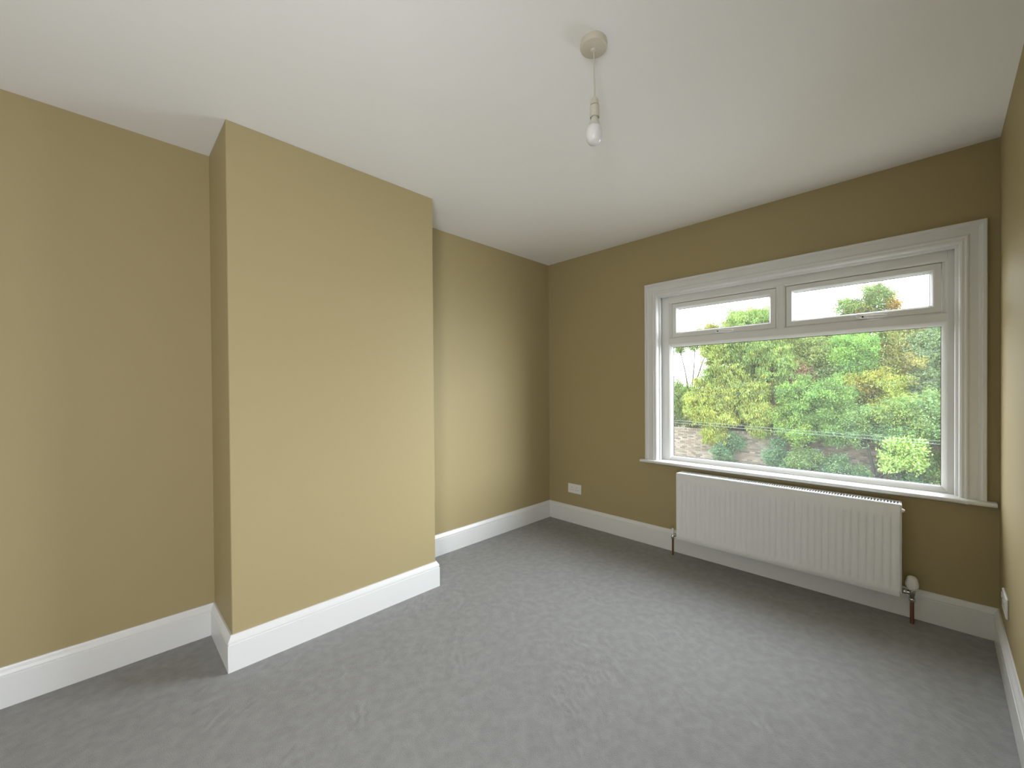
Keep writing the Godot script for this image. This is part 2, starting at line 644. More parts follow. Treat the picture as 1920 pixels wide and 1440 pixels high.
		b.lathe([Vector2(0, 0), Vector2(0.0095, 0), Vector2(0.0085, 0.022), Vector2(0, 0.024)], Vector3(hx + 0.018, hy, zf), Vector3(0, 0, 1), 18)
		b.tube([Vector3(hx + 0.012, hy, zf + 0.018), Vector3(hx + 0.04, hy, zf + 0.022), Vector3(hx + 0.08, hy - 0.001, zf + 0.023), Vector3(hx + 0.13, hy - 0.002, zf + 0.018), Vector3(hx + 0.138, hy - 0.002, zf + 0.016)], [0.0075, 0.0078, 0.007, 0.0058, 0.003], 12)
		put("handle", b, M.white_plastic, s)
		b = MB.new()
		b.lathe([Vector2(0, 0), Vector2(0.0045, 0), Vector2(0.0045, 0.0015), Vector2(0, 0.0015)], Vector3(hx + 0.034, hy - 0.001, zf + 0.0288), Vector3(0, 0, 1), 12)
		put("key_hole", b, M.dark_gap, s)


# ================================================================ radiator
func radiator() -> void:
	var x0 := 1.366
	var x1 := 2.587
	var y0 := 0.147
	var y1 := 0.637
	var zf := 0.148
	var zb := 0.046
	var r := thing("radiator", "long white ribbed panel radiator under the window", "radiator", Vector3((x0 + x1) / 2, 0, 0.09))
	var off := -r.position
	# front panel: a sheet pressed into 36 channels
	var pitch := (x1 - x0) / 36.0
	var b := MB.new()
	var rows := [[y0, 0.0], [y0 + 0.003, 0.003], [y0 + 0.040, 0.003], [y0 + 0.058, 1.0], [y1 - 0.078, 1.0], [y1 - 0.060, 0.003], [y1 - 0.006, 0.003], [y1 - 0.001, 0.0]]
	var xs := []
	for i in 36:
		for s in [[0.0, 1.0], [0.09, 0.55], [0.2, 0.0], [0.5, 0.0], [0.8, 0.0], [0.91, 0.55]]:
			xs.append([x0 + (i + s[0]) * pitch, s[1] if not (i == 0 and s[0] < 0.15) else 0.0])
	xs.append([x1, 0.0])
	for j in rows.size() - 1:
		for i in xs.size() - 1:
			var q := []
			for c in [[i, j], [i + 1, j], [i + 1, j + 1], [i, j + 1]]:
				var dd: float = rows[c[1]][1]
				var z := zf
				if dd == 0.0:
					z = zf - 0.004
				elif dd == 1.0:
					z = zf - 0.0062 * xs[c[0]][1]
				q.append(Vector3(xs[c[0]][0], rows[c[1]][0], z) + off)
			b.quad(q[0], q[3], q[2], q[1], 1)
	# its folded edges and back
	b.box(Vector3(x0, y0, zf - 0.016) + off, Vector3(x1, y1 - 0.001, zf - 0.008) + off)
	b.box(Vector3(x0, y0, zf - 0.012) + off, Vector3(x0 + 0.003, y1 - 0.001, zf - 0.002) + off)
	b.box(Vector3(x1 - 0.003, y0, zf - 0.012) + off, Vector3(x1, y1 - 0.001, zf - 0.002) + off)
	put("front_panel", b, M.rad_enamel, r)
	b = MB.new()
	b.box(Vector3(x0 + 0.004, y0 + 0.002, zb) + off, Vector3(x1 - 0.004, y1 - 0.004, zb + 0.011) + off, 0.004)
	put("back_panel", b, M.rad_enamel, r)
	# convector fins between the panels
	b = MB.new()
	for i in 72:
		var fx := x0 + 0.02 + (x1 - x0 - 0.04) * i / 71.0
		b.box(Vector3(fx - 0.0006, y0 + 0.03, zb + 0.012) + off, Vector3(fx + 0.0006, y1 - 0.02, zf - 0.017) + off)
	var fins := put("convector_fins", b, M.rad_enamel, r)
	fins.set_meta("kind", "stuff")
	# end covers
	for e in [[x0 - 0.006, x0 + 0.001], [x1 - 0.001, x1 + 0.006]]:
		b = MB.new()
		b.box(Vector3(e[0], y0 + 0.012, zb + 0.004) + off, Vector3(e[1], y1 + 0.003, zf - 0.005) + off, 0.003)
		put("side_cover", b, M.rad_enamel, r)
	# top grille: two rails and many slats
	b = MB.new()
	b.box(Vector3(x0 - 0.004, y1 - 0.006, zf - 0.018) + off, Vector3(x1 + 0.004, y1 + 0.006, zf - 0.001) + off, 0.004)
	b.box(Vector3(x0 - 0.004, y1 - 0.006, zb + 0.002) + off, Vector3(x1 + 0.004, y1 + 0.006, zb + 0.014) + off, 0.004)
	for i in 90:
		var gx := x0 + 0.004 + (x1 - x0 - 0.008) * i / 89.0
		b.box(Vector3(gx - 0.0035, y1 - 0.002, zb + 0.012) + off, Vector3(gx + 0.0035, y1 + 0.004, zf - 0.016) + off)
	put("top_grille", b, M.rad_enamel, r)
	# bleed plug at the top right, blank at the top left
	for e in [[x1 + 0.004, 1.0, 0.014], [x0 - 0.004, -1.0, 0.007]]:
		b = MB.new()
		b.lathe([Vector2(0, 0), Vector2(0.011, 0), Vector2(0.011, e[2] * 0.6), Vector2(0.0075, e[2] * 0.7), Vector2(0.0075, e[2]), Vector2(0, e[2])], Vector3(e[0], y1 - 0.030, zf - 0.026) + off, Vector3(e[1], 0, 0), 6 if e[1] > 0 else 20)
		put("bleed_plug" if e[1] > 0 else "blank_plug", b, M.white_plastic, r)
	# wall brackets
	for bx in [x0 + 0.2, x1 - 0.2]:
		b = MB.new()
		b.box(Vector3(bx - 0.015, y0 + 0.08, 0.0) + off, Vector3(bx + 0.015, y1 - 0.09, zb + 0.001) + off)
		put("wall_bracket", b, M.rad_enamel, r)

	# thermostatic valve on its copper pipe, right
	var vx := 2.633
	var vz := 0.085
	var t := thing("thermostatic_valve", "white thermostatic valve head on a copper pipe at right end of radiator", "radiator valve", Vector3(vx, 0, vz))
	b = MB.new()
	b.lathe([Vector2(0, 0.181), Vector2(0.016, 0.181), Vector2(0.0185, 0.184), Vector2(0.0235, 0.188), Vector2(0.0245, 0.196), Vector2(0.0245, 0.226), Vector2(0.0235, 0.238), Vector2(0.020, 0.247), Vector2(0.013, 0.2525), Vector2(0, 0.254)], Vector3.ZERO, Vector3.UP, 36, 50)
	var head := put("valve_head", b, M.white_plastic, t)
	b = MB.new()
	for i in 18:
		var an := TAU * i / 18.0
		var dir := Vector3(cos(an), 0, sin(an))
		b.tube([dir * 0.0238 + Vector3(0, 0.196, 0), dir * 0.0252 + Vector3(0, 0.2, 0), dir * 0.0252 + Vector3(0, 0.220, 0), dir * 0.0235 + Vector3(0, 0.226, 0)], [0.001, 0.002, 0.002, 0.001], 6)
	put("grip_ribs", b, M.white_plastic, head)
	b = MB.new()
	b.lathe([Vector2(0, 0.128), Vector2(0.010, 0.128), Vector2(0.011, 0.132), Vector2(0.011, 0.150), Vector2(0.0135, 0.154), Vector2(0.0135, 0.172), Vector2(0.0165, 0.174), Vector2(0.0165, 0.182), Vector2(0, 0.182)], Vector3.ZERO, Vector3.UP, 28)
	b.lathe([Vector2(0, 0), Vector2(0.0105, 0), Vector2(0.0105, 0.026), Vector2(0.0085, 0.03), Vector2(0.0085, 0.0405), Vector2(0, 0.0405)], Vector3(0, 0.163, 0), Vector3(-1, 0, 0), 24)
	put("valve_body", b, M.chrome, t)
	b = MB.new()
	b.lathe([Vector2(0, 0.021), Vector2(0.0145, 0.022), Vector2(0.0155, 0.025), Vector2(0.0155, 0.036), Vector2(0.0145, 0.039), Vector2(0, 0.040)], Vector3(0, 0.163, 0), Vector3(-1, 0, 0), 6)
	b.lathe([Vector2(0, 0.117), Vector2(0.0125, 0.117), Vector2(0.0138, 0.120), Vector2(0.0138, 0.132), Vector2(0.0125, 0.135), Vector2(0, 0.135)], Vector3.ZERO, Vector3.UP, 6)
	put("compression_nut", b, M.chrome, t)
	b = MB.new()
	b.tube([Vector3(0, -0.004, 0), Vector3(0, 0.06, 0), Vector3(0, 0.119, 0)], [0.0088, 0.0088, 0.0088], 20)
	put("copper_pipe", b, M.copper, t)

	# lockshield valve on its pipe, left
	t = thing("lockshield_valve", "small chrome lockshield valve on a copper pipe at left end of radiator", "radiator valve", Vector3(1.309, 0, 0.085))
	b = MB.new()
	b.lathe([Vector2(0, 0.160), Vector2(0.0095, 0.160), Vector2(0.0105, 0.165), Vector2(0.0095, 0.197), Vector2(0.006, 0.203), Vector2(0, 0.204)], Vector3.ZERO, Vector3.UP, 24)
	put("valve_cap", b, M.white_plastic, t)
	b = MB.new()
	b.lathe([Vector2(0, 0.122), Vector2(0.0105, 0.122), Vector2(0.0115, 0.126), Vector2(0.0115, 0.148), Vector2(0.009, 0.152), Vector2(0.009, 0.162), Vector2(0, 0.162)], Vector3.ZERO, Vector3.UP, 24)
	b.lathe([Vector2(0, 0), Vector2(0.0085, 0), Vector2(0.0085, 0.016), Vector2(0.012, 0.017), Vector2(0.012, 0.028), Vector2(0.0085, 0.029), Vector2(0.0085, 0.0505), Vector2(0, 0.0505)], Vector3(0, 0.155, 0), Vector3(1, 0, 0), 20)
	put("valve_body", b, M.chrome, t)
	b = MB.new()
	b.tube([Vector3(0, -0.004, 0), Vector3(0, 0.06, 0), Vector3(0, 0.124, 0)], [0.0078, 0.0078, 0.0078], 18)
	put("copper_pipe", b, M.copper, t)


# ================================================================ sockets
func socket(label: String, at: Vector3, turn: float) -> void:
	var t := thing("wall_socket", label, "socket", at, "white double wall sockets")
	t.rotation.y = turn
	var b := MB.new()
	b.box(Vector3(-0.0765, -0.0445, 0), Vector3(0.0765, 0.0445, 0.0095), 0.0035)
	put("faceplate", b, M.white_plastic, t)
	for s in [-1, 1]:
		b = MB.new()
		var sx: float = 0.057 * s
		b.box(Vector3(sx - 0.0065, 0.004, 0.008), Vector3(sx + 0.0065, 0.030, 0.0125), 0.002)
		put("rocker_switch", b, M.white_plastic, t)
		b = MB.new()
		var cx: float = 0.028 * s
		b.box(Vector3(cx - 0.002, 0.008, 0.009), Vector3(cx + 0.002, 0.016, 0.0097))
		for q in [-1, 1]:
			b.box(Vector3(cx + 0.0115 * q - 0.0034, -0.014, 0.009), Vector3(cx + 0.0115 * q + 0.0034, -0.010, 0.0097))
		put("pin_holes", b, M.dark_gap, t)
		b = MB.new()
		b.lathe([Vector2(0, 0), Vector2(0.0033, 0), Vector2(0.003, 0.0012), Vector2(0, 0.0014)], Vector3(0.0625 * s, -0.012, 0.009), Vector3(0, 0, 1), 14)
		put("screw", b, M.white_plastic, t)


func sockets() -> void:
	socket("white double socket low on window wall left of the radiator", Vector3(0.315, 0.325, 0), 0.0)
	var z := 0.315
	socket("white double socket seen edge on, low on right hand wall", Vector3(right_x(z), 0.306, z), -PI / 2 + atan(LEAN))


# ================================================================ pendant and bulb
func pendant() -> void:
	var at := Vector3(1.8290, H, 1.8663)
	var t := thing("ceiling_pendant", "bare white pendant light fitting hanging from the ceiling", "ceiling light", at)
	var b := MB.new()
	b.lathe([Vector2(0, 0.002), Vector2(0.046, 0.002), Vector2(0.046, -0.006), Vector2(0.0475, -0.0075), Vector2(0.0475, -0.019), Vector2(0.0455, -0.0235), Vector2(0.040, -0.0265), Vector2(0.012, -0.0285), Vector2(0.009, -0.034), Vector2(0.0045, -0.036), Vector2(0, -0.036)], Vector3.ZERO, Vector3.UP, 48)
	put("ceiling_rose", b, M.aged_plastic, t)
	b = MB.new()
	b.tube([Vector3(0, -0.030, 0), Vector3(0.001, -0.09, -0.0007), Vector3(0.0015, -0.15, -0.001), Vector3(0.002, -0.206, -0.001)], [0.0024, 0.0024, 0.0024, 0.0024], 10)
	put("cord", b, M.aged_plastic, t)
	b = MB.new()
	var c := Vector3(0.002, 0, -0.001)
	b.lathe([Vector2(0, -0.199), Vector2(0.0085, -0.199), Vector2(0.0125, -0.202), Vector2(0.0142, -0.208), Vector2(0.0152, -0.2235), Vector2(0.0105, -0.2240), Vector2(0.0105, -0.2275), Vector2(0.0160, -0.2280), Vector2(0.0165, -0.260), Vector2(0.0172, -0.2605), Vector2(0.0172, -0.2670), Vector2(0.0150, -0.2675), Vector2(0.0145, -0.258), Vector2(0, -0.258)], c, Vector3.UP, 40)
	put("lampholder", b, M.aged_plastic, t)
	# the bulb leans a little out of the holder's line
	var u := thing("light_bulb", "unlit frosted white bulb in the pendant lampholder", "light bulb", at + Vector3(0.002, -0.262, -0.001))
	b = MB.new()
	b.lathe([Vector2(0, 0.0), Vector2(0.0122, 0.0), Vector2(0.0125, -0.008), Vector2(0.0142, -0.014), Vector2(0.0195, -0.030), Vector2(0.0222, -0.0365), Vector2(0.0, -0.0365)], Vector3.ZERO, Vector3.UP, 40)
	put("collar", b, M.bulb_collar, u)
	b = MB.new()
	b.lathe([Vector2(0, -0.035), Vector2(0.0222, -0.0362), Vector2(0.0255, -0.044), Vector2(0.0283, -0.054), Vector2(0.0295, -0.065), Vector2(0.0285, -0.076), Vector2(0.0250, -0.087), Vector2(0.0190, -0.095), Vector2(0.0100, -0.100), Vector2(0, -0.1012)], Vector3.ZERO, Vector3.UP, 44, 70)
	put("globe", b, M.bulb_globe, u)
	u.rotation = Vector3(-0.02, 0, -0.03)


# ================================================================ outdoors
var leaf_meshes := {}


func leaf_spray(kind: String) -> ArrayMesh:
	if leaf_meshes.has(kind):
		return leaf_meshes[kind]
	# a sprig of small folded leaves; kind sets how they hang
	var r := RandomNumberGenerator.new()
	r.seed = hash(kind)
	var st := SurfaceTool.new()
	st.begin(Mesh.PRIMITIVE_TRIANGLES)
	var n := 15
	for i in n:
		var at := Vector3(r.randf_range(-1, 1), r.randf_range(-1, 1), r.randf_range(-1, 1)) * 0.13
		var dir := Vector3(r.randf_range(-1, 1), r.randf_range(-1, 0.6), r.randf_range(-1, 1))
		var lng := r.randf_range(0.06, 0.095)
		var wid := 0.46
		if kind == "hanging":
			dir = Vector3(r.randf_range(-0.5, 0.5), -1, r.randf_range(-0.5, 0.5))
			wid = 0.30
			lng *= 1.35
		elif kind == "broad":
			lng *= 1.25
			wid = 0.62
		dir = dir.normalized()
		var side := dir.cross(Vector3(r.randf_range(-1, 1), r.randf_range(0.2, 1), r.randf_range(-1, 1))).normalized()
		var nrm := dir.cross(side)
		var tip := at + dir * lng
		var mid := at + dir * lng * 0.48
		var l := mid + side * lng * wid * 0.5 + nrm * lng * 0.12
		var q := mid - side * lng * wid * 0.5 + nrm * lng * 0.12
		for p in [at, l, tip, at, tip, q]:
			st.set_color(Color(1, 1, 1))
			st.add_vertex(p)
	st.generate_normals()
	leaf_meshes[kind] = st.commit()
	return leaf_meshes[kind]


func leaf_mat() -> StandardMaterial3D:
	if M.has("leaf"):
		return M.leaf
	var m := mat("leaf", Color(1, 1, 1), 0.6, 0.0, 0.3)
	m.vertex_color_use_as_albedo = true
	m.cull_mode = BaseMaterial3D.CULL_DISABLED
	m.backlight_enabled = true
	m.backlight = Color(0.75, 0.8, 0.6)
	return m


# clumps: [x, y, z, rx, ry, rz, colour index]; colours are the foliage's own (sRGB)
func foliage(parent: Node3D, clumps: Array, colours: Array, density: float, kind: String, size: float = 1.0) -> void:
	var xf := []
	var cl := []
	for c in clumps:
		var area: float = 4.0 * PI * pow((pow(c[3] * c[4], 1.6) + pow(c[3] * c[5], 1.6) + pow(c[4] * c[5], 1.6)) / 3.0, 1.0 / 1.6)
		var n := int(area * density * 1.9)
		# twigs: the sprigs gather in tufts on the crown's uneven shell
		var tufts := []
		for i in maxi(10, int(area * 5.5)):
			var d := Vector3(rng.randfn(), rng.randfn(), rng.randfn()).normalized()
			var rad := 1.0 - 0.5 * pow(rng.randf(), 1.6)
			rad *= 0.90 + 0.16 * sin(d.x * 5.0 + c[0] * 5.0) * cos(d.y * 4.0 + c[1] * 3.0) + 0.07 * rng.randfn()
			tufts.append([Vector3(c[0] + d.x * c[3] * rad, c[1] + d.y * c[4] * rad, c[2] + d.z * c[5] * rad) - parent.position, rng.randf_range(0.78, 1.22)])
		for i in n:
			var tf: Array = tufts[rng.randi() % tufts.size()]
			var p: Vector3 = tf[0] + Vector3(rng.randfn() * 0.13, rng.randfn() * 0.10, rng.randfn() * 0.13) * size
			if kind == "hanging":
				p.y -= rng.randf() * 0.22
			var b := Basis.from_euler(Vector3(rng.randf_range(-0.5, 0.5), rng.randf() * TAU, rng.randf_range(-0.5, 0.5)))
			if kind != "hanging":
				b = Basis.from_euler(Vector3(rng.randf() * TAU, rng.randf() * TAU, rng.randf() * TAU))
			xf.append(Transform3D(b.scaled(Vector3.ONE * size * rng.randf_range(0.75, 1.25)), p))
			var k: Color = colours[c[6]]
			if rng.randf() < 0.22:
				k = colours[rng.randi() % colours.size()]
			k = k.srgb_to_linear()
			var vv: float = 1.18 * rng.randf_range(0.8, 1.2) * tf[1]
			var warm := rng.randf_range(-0.10, 0.10)
			cl.append(Color(k.r * vv * (1.0 + warm), k.g * vv, k.b * vv * (1.0 - warm)))
	var mm := MultiMesh.new()
	mm.transform_format = MultiMesh.TRANSFORM_3D
	mm.use_colors = true
	mm.mesh = leaf_spray(kind)
	mm.instance_count = xf.size()
	for i in xf.size():
		mm.set_instance_transform(i, xf[i])
		mm.set_instance_color(i, cl[i])
	var o := MultiMeshInstance3D.new()
	o.name = "foliage"
	o.multimesh = mm
	o.material_override = leaf_mat()
	o.set_meta("kind", "stuff")
	parent.add_child(o, true)


func tree(called: String, label: String, category: String, base: Vector3, fork: float, clumps: Array, colours: Array, density: float, kind: String, girth: float = 0.11, size: float = 1.0, group: String = "") -> void:
	var t := thing(called, label, category, base, group)
	var b := MB.new()
	var top := Vector3(rng.randf_range(-0.15, 0.15), fork, rng.randf_range(-0.1, 0.1))
	b.tube([Vector3(0, -0.1, 0), Vector3(0.02, fork * 0.35, 0.02), Vector3(top.x * 0.6, fork * 0.7, 0), top], [girth * 1.25, girth, girth * 0.88, girth * 0.8], 10)
	put("trunk", b, M.bark, t)
	for i in range(0, clumps.size(), 3 if clumps.size() > 6 else 1):
		var c: Array = clumps[i]
		b = MB.new()
		var e := Vector3(c[0], c[1], c[2]) - base
		var a := top * rng.randf_range(0.75, 1.0)
		var m := a.lerp(e, 0.5) + Vector3(rng.randf_range(-0.1, 0.1), 0.12, rng.randf_range(-0.1, 0.1))
		b.tube([a, m, e, e + (e - m) * 0.5], [girth * 0.55, girth * 0.38, girth * 0.22, girth * 0.08], 7)
		put("branch", b, M.bark, t)
	foliage(t, clumps, colours, density, kind, size)


func outdoors() -> void:
	# ground beyond the house
	var b := MB.new()
	b.box(Vector3(-40, GROUND - 0.3, -60), Vector3(40, GROUND, -0.32))
	struct("ground", b, M.earth)

	# old brick boundary wall
	var w := thing("brick_wall", "old weathered brick wall behind the trees outside", "wall", Vector3(-1.5, GROUND, -18.4))
	b = MB.new()
	b.box(Vector3(-10, 0, -0.24), Vector3(9, 2.22, -0.012))
	put("mortar_core", b, M.mortar, w)
	b = MB.new()
	b.tinted = true
	var tones := [Color(0.52, 0.49, 0.43), Color(0.47, 0.45, 0.40), Color(0.55, 0.51, 0.45), Color(0.41, 0.39, 0.35), Color(0.57, 0.54, 0.48), Color(0.50, 0.45, 0.39)]
	for r in 29:
		var x := -10.0 + (0.0 if r % 2 == 0 else -0.117)
		while x < 9.0:
			b.tint = (tones[rng.randi() % tones.size()] as Color).srgb_to_linear() * rng.randf_range(0.85, 1.1)
			var pr := rng.randf_range(-0.004, 0.006)
			b.box(Vector3(x + 0.005, r * 0.077 + 0.005, -0.10), Vector3(x + 0.229, r * 0.077 + 0.072, pr))
			x += 0.234
	var bricks := put("bricks", b, M.weathered_brick, w)
	bricks.set_meta("kind", "stuff")
	b = MB.new()
	b.tinted = true
	var cx := -10.0
	while cx < 9.0:
		b.tint = (tones[rng.randi() % tones.size()] as Color).srgb_to_linear() * 0.8
		b.box(Vector3(cx + 0.004, 2.222, -0.27), Vector3(cx + 0.113, 2.33, 0.02), 0.008)
		cx += 0.117
	var coping := put("coping", b, M.weathered_brick, w)
	coping.set_meta("kind", "stuff")

	# colours of the leaves
	var yel := [Color(0.55, 0.60, 0.32), Color(0.60, 0.63, 0.33), Color(0.49, 0.58, 0.33)]
	var mid := [Color(0.45, 0.57, 0.31), Color(0.50, 0.60, 0.31), Color(0.41, 0.53, 0.30)]
	var brt := [Color(0.48, 0.62, 0.32), Color(0.53, 0.65, 0.33), Color(0.44, 0.58, 0.32)]
	var olv := [Color(0.51, 0.57, 0.34), Color(0.55, 0.59, 0.34), Color(0.46, 0.54, 0.34)]
	var gold := [Color(0.60, 0.61, 0.29), Color(0.55, 0.60, 0.30), Color(0.63, 0.58, 0.28)]
	var ochre := [Color(0.54, 0.56, 0.33), Color(0.57, 0.56, 0.33), Color(0.50, 0.55, 0.33)]
	var rust := [Color(0.58, 0.47, 0.37), Color(0.55, 0.49, 0.37), Color(0.53, 0.52, 0.37)]
	var pale := [Color(0.49, 0.58, 0.42), Color(0.53, 0.61, 0.42), Color(0.47, 0.55, 0.39)]
	var blue := [Color(0.38, 0.50, 0.38), Color(0.42, 0.53, 0.39), Color(0.38, 0.48, 0.34)]
	var lime := [Color(0.56, 0.66, 0.38), Color(0.59, 0.69, 0.39), Color(0.52, 0.62, 0.36)]

	# -- left: birch with long yellow-green drapery
	tree("birch_tree", "tall yellow-green birch with drooping leaves at left of the view", "tree", Vector3(-3.0, GROUND, -18.9), 2.9, [
		[-3.4, 4.3, -18.9, 1.3, 0.95, 0.9, 2], [-2.4, 4.5, -18.9, 0.9, 0.8, 0.8, 2], [-4.5, 3.5, -18.8, 1.0, 0.9, 0.8, 0],
		[-3.1, 3.2, -18.7, 1.4, 1.0, 0.9, 2], [-4.2, 2.2, -18.6, 0.8, 0.9, 0.7, 0], [-2.2, 2.6, -18.7, 0.9, 0.9, 0.8, 2],
		[-5.2, 1.3, -18.4, 1.0, 0.6, 0.6, 0], [-4.9, 3.0, -18.7, 0.5, 0.6, 0.5, 0], [-5.0, 2.0, -18.6, 0.45, 0.6, 0.5, 2], [-4.4, 0.9, -18.3, 0.9, 0.7, 0.6, 1], [-5.6, 0.4, -18.2, 0.75, 0.7, 0.6, 1],
		[-4.5, 0.0, -18.0, 0.9, 0.55, 0.5, 1], [-3.2, 1.1, -18.4, 1.0, 0.8, 0.7, 0], [-2.9, 0.2, -18.1, 0.8, 0.55, 0.5, 1],
		[-2.7, -0.5, -17.9, 0.35, 0.35, 0.3, 0], [-4.6, -0.95, -17.8, 0.55, 0.5, 0.4, 1]], yel, 40.0, "hanging", 0.10)
	tree("birch_tree", "sparse pale tree top showing low in the left top sash", "tree", Vector3(-6.9, GROUND, -20.5), 4.0, [
		[-6.6, 4.2, -20.5, 0.7, 0.6, 0.6, 0], [-5.4, 4.45, -20.5, 1.2, 0.6, 0.6, 1], [-4.2, 5.0, -20.5, 1.0, 0.6, 0.6, 0], [-7.6, 4.0, -20.5, 0.7, 0.6, 0.6, 0], [-7.7, 0.9, -20.2, 0.9, 1.3, 0.8, 0]], [Color(0.45, 0.54, 0.30), Color(0.58, 0.55, 0.30), Color(0.44, 0.50, 0.36)], 26.0, "hanging", 0.08)
	# -- behind, between birch and centre: a copper tinted crown
	tree("copper_tree", "rusty brown leaved tree showing between the birch and the green trees", "tree", Vector3(-1.7, GROUND, -20.4), 3.4, [
		[-1.6, 1.9, -19.2, 0.75, 0.6, 0.45, 0], [-1.2, 1.3, -19.2, 0.7, 0.5, 0.4, 1], [-2.4, 0.7, -20.3, 0.7, 0.8, 0.5, 2]], rust, 44.0, "small", 0.08)
	# -- centre back: olive dome
	tree("domed_tree", "wide olive green domed tree at the middle of the view", "tree", Vector3(-0.6, GROUND, -20.0), 3.6, [
		[-0.5, 2.9, -20.0, 1.2, 0.95, 0.9, 0], [-1.1, 2.7, -19.9, 0.8, 0.8, 0.7, 1], [0.2, 2.4, -19.9, 0.9, 0.9, 0.8, 0], [-0.3, 1.7, -19.7, 1.3, 0.8, 0.8, 2], [-1.3, 3.6, -20.3, 0.9, 0.6, 0.6, 1], [-0.2, 3.9, -20.6, 0.9, 0.4, 0.6, 0]], olv, 44.0, "small", 0.12)
	# -- bright green young tree
	tree("bright_tree", "vivid bright green tree beneath the middle of right top sash", "tree", Vector3(0.75, GROUND, -19.3), 4.0, [
		[0.65, 3.1, -19.3, 0.75, 0.6, 0.6, 0], [0.35, 2.6, -19.2, 0.55, 0.5, 0.5, 1], [1.05, 2.7, -19.2, 0.55, 0.6, 0.5, 0], [0.75, 2.1, -19.1, 0.6, 0.4, 0.5, 2], [0.45, 1.75, -19.0, 0.35, 0.3, 0.3, 1]], brt, 56.0, "small", 0.07)
	# -- tall thin tree whose tip stands against the sky
	tree("slender_tree", "slender tree whose tip stands against the sky in right top sash", "tree", Vector3(1.4, GROUND, -20.6), 5.2, [
		[0.3, 4.75, -20.6, 0.5, 0.55, 0.4, 0], [1.25, 5.3, -20.6, 0.42, 0.9, 0.4, 0], [0.85, 4.6, -20.6, 0.5, 0.5, 0.4, 1], [1.85, 4.75, -20.6, 0.3, 0.34, 0.3, 2], [1.7, 5.25, -20.6, 0.3, 0.3, 0.25, 0], [1.4, 3.7, -20.6, 1.1, 0.7, 0.7, 0]], [Color(0.46, 0.55, 0.33), Color(0.53, 0.56, 0.33), Color(0.66, 0.53, 0.28)], 80.0, "small", 0.08, 0.9)
	# -- ochre tree to the right of the bright one
	tree("ochre_tree", "dull ochre autumn tree right of the vivid green tree", "tree", Vector3(1.9, GROUND, -19.8), 3.8, [
		[1.7, 2.9, -19.8, 0.65, 0.75, 0.6, 0], [2.0, 2.3, -19.7, 0.7, 0.6, 0.6, 1], [1.6, 1.9, -19.6, 0.6, 0.5, 0.5, 2], [2.4, 3.4, -20.2, 0.5, 0.5, 0.4, 1]], ochre, 50.0, "small", 0.08)
	# -- pale bluish trees at the right
	tree("pale_tree", "pale blue-green tree at the right edge of the view", "tree", Vector3(3.4, GROUND, -20.3), 3.6, [
		[2.9, 2.6, -20.3, 0.9, 1.1, 0.8, 0], [3.8, 3.0, -20.3, 0.9, 1.2, 0.8, 1], [3.3, 1.3, -20.0, 1.0, 0.9, 0.8, 2], [2.7, 3.6, -20.5, 0.6, 0.6, 0.5, 0], [4.6, 1.8, -20.2, 1.0, 1.5, 0.8, 0]], pale, 46.0, "small", 0.12)
	# -- golden bush with a dark hollow
	tree("golden_tree", "golden yellow leaved tree right of the view's middle", "tree", Vector3(1.3, GROUND, -18.9), 3.2, [
		[1.2, 1.45, -18.8, 0.85, 0.45, 0.5, 0], [1.9, 1.1, -18.7, 0.6, 0.55, 0.5, 1], [0.75, 1.0, -18.8, 0.45, 0.35, 0.4, 2], [1.75, 0.4, -18.6, 0.5, 0.35, 0.4, 0], [1.2, 0.15, -18.6, 0.4, 0.2, 0.3, 1]], gold, 52.0, "small", 0.08)
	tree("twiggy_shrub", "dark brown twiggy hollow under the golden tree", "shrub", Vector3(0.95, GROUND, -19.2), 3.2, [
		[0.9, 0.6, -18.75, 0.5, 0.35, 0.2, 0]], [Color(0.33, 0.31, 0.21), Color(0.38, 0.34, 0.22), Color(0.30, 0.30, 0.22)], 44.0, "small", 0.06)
	# -- centre front: big green tree
	tree("round_tree", "large mid green round tree in front at the view's middle", "tree", Vector3(-0.9, GROUND, -17.9), 2.2, [
		[-1.0, 0.9, -18.0, 1.0, 0.7, 0.7, 0], [0.0, 0.9, -18.1, 0.8, 0.7, 0.7, 0], [-1.5, 0.1, -17.8, 0.8, 0.7, 0.6, 1], [-0.5, 0.1, -17.7, 1.0, 0.8, 0.7, 2], [0.4, 0.1, -17.9, 0.7, 0.7, 0.6, 0], [-1.2, -0.6, -17.5, 0.9, 0.5, 0.6, 1], [-0.1, -0.55, -17.6, 0.9, 0.4, 0.6, 2]], mid, 56.0, "small", 0.12)
	# -- brown twigs between the birch and the round tree
	tree("twiggy_shrub", "brown twiggy shrub in the gap between birch and round tree", "shrub", Vector3(-2.25, GROUND, -18.9), 2.4, [
		[-2.25, 0.1, -18.9, 0.55, 0.75, 0.4, 0], [-2.2, -0.6, -18.7, 0.45, 0.4, 0.3, 1]], [Color(0.42, 0.38, 0.28), Color(0.46, 0.42, 0.30), Color(0.36, 0.37, 0.26)], 46.0, "hanging", 0.07)
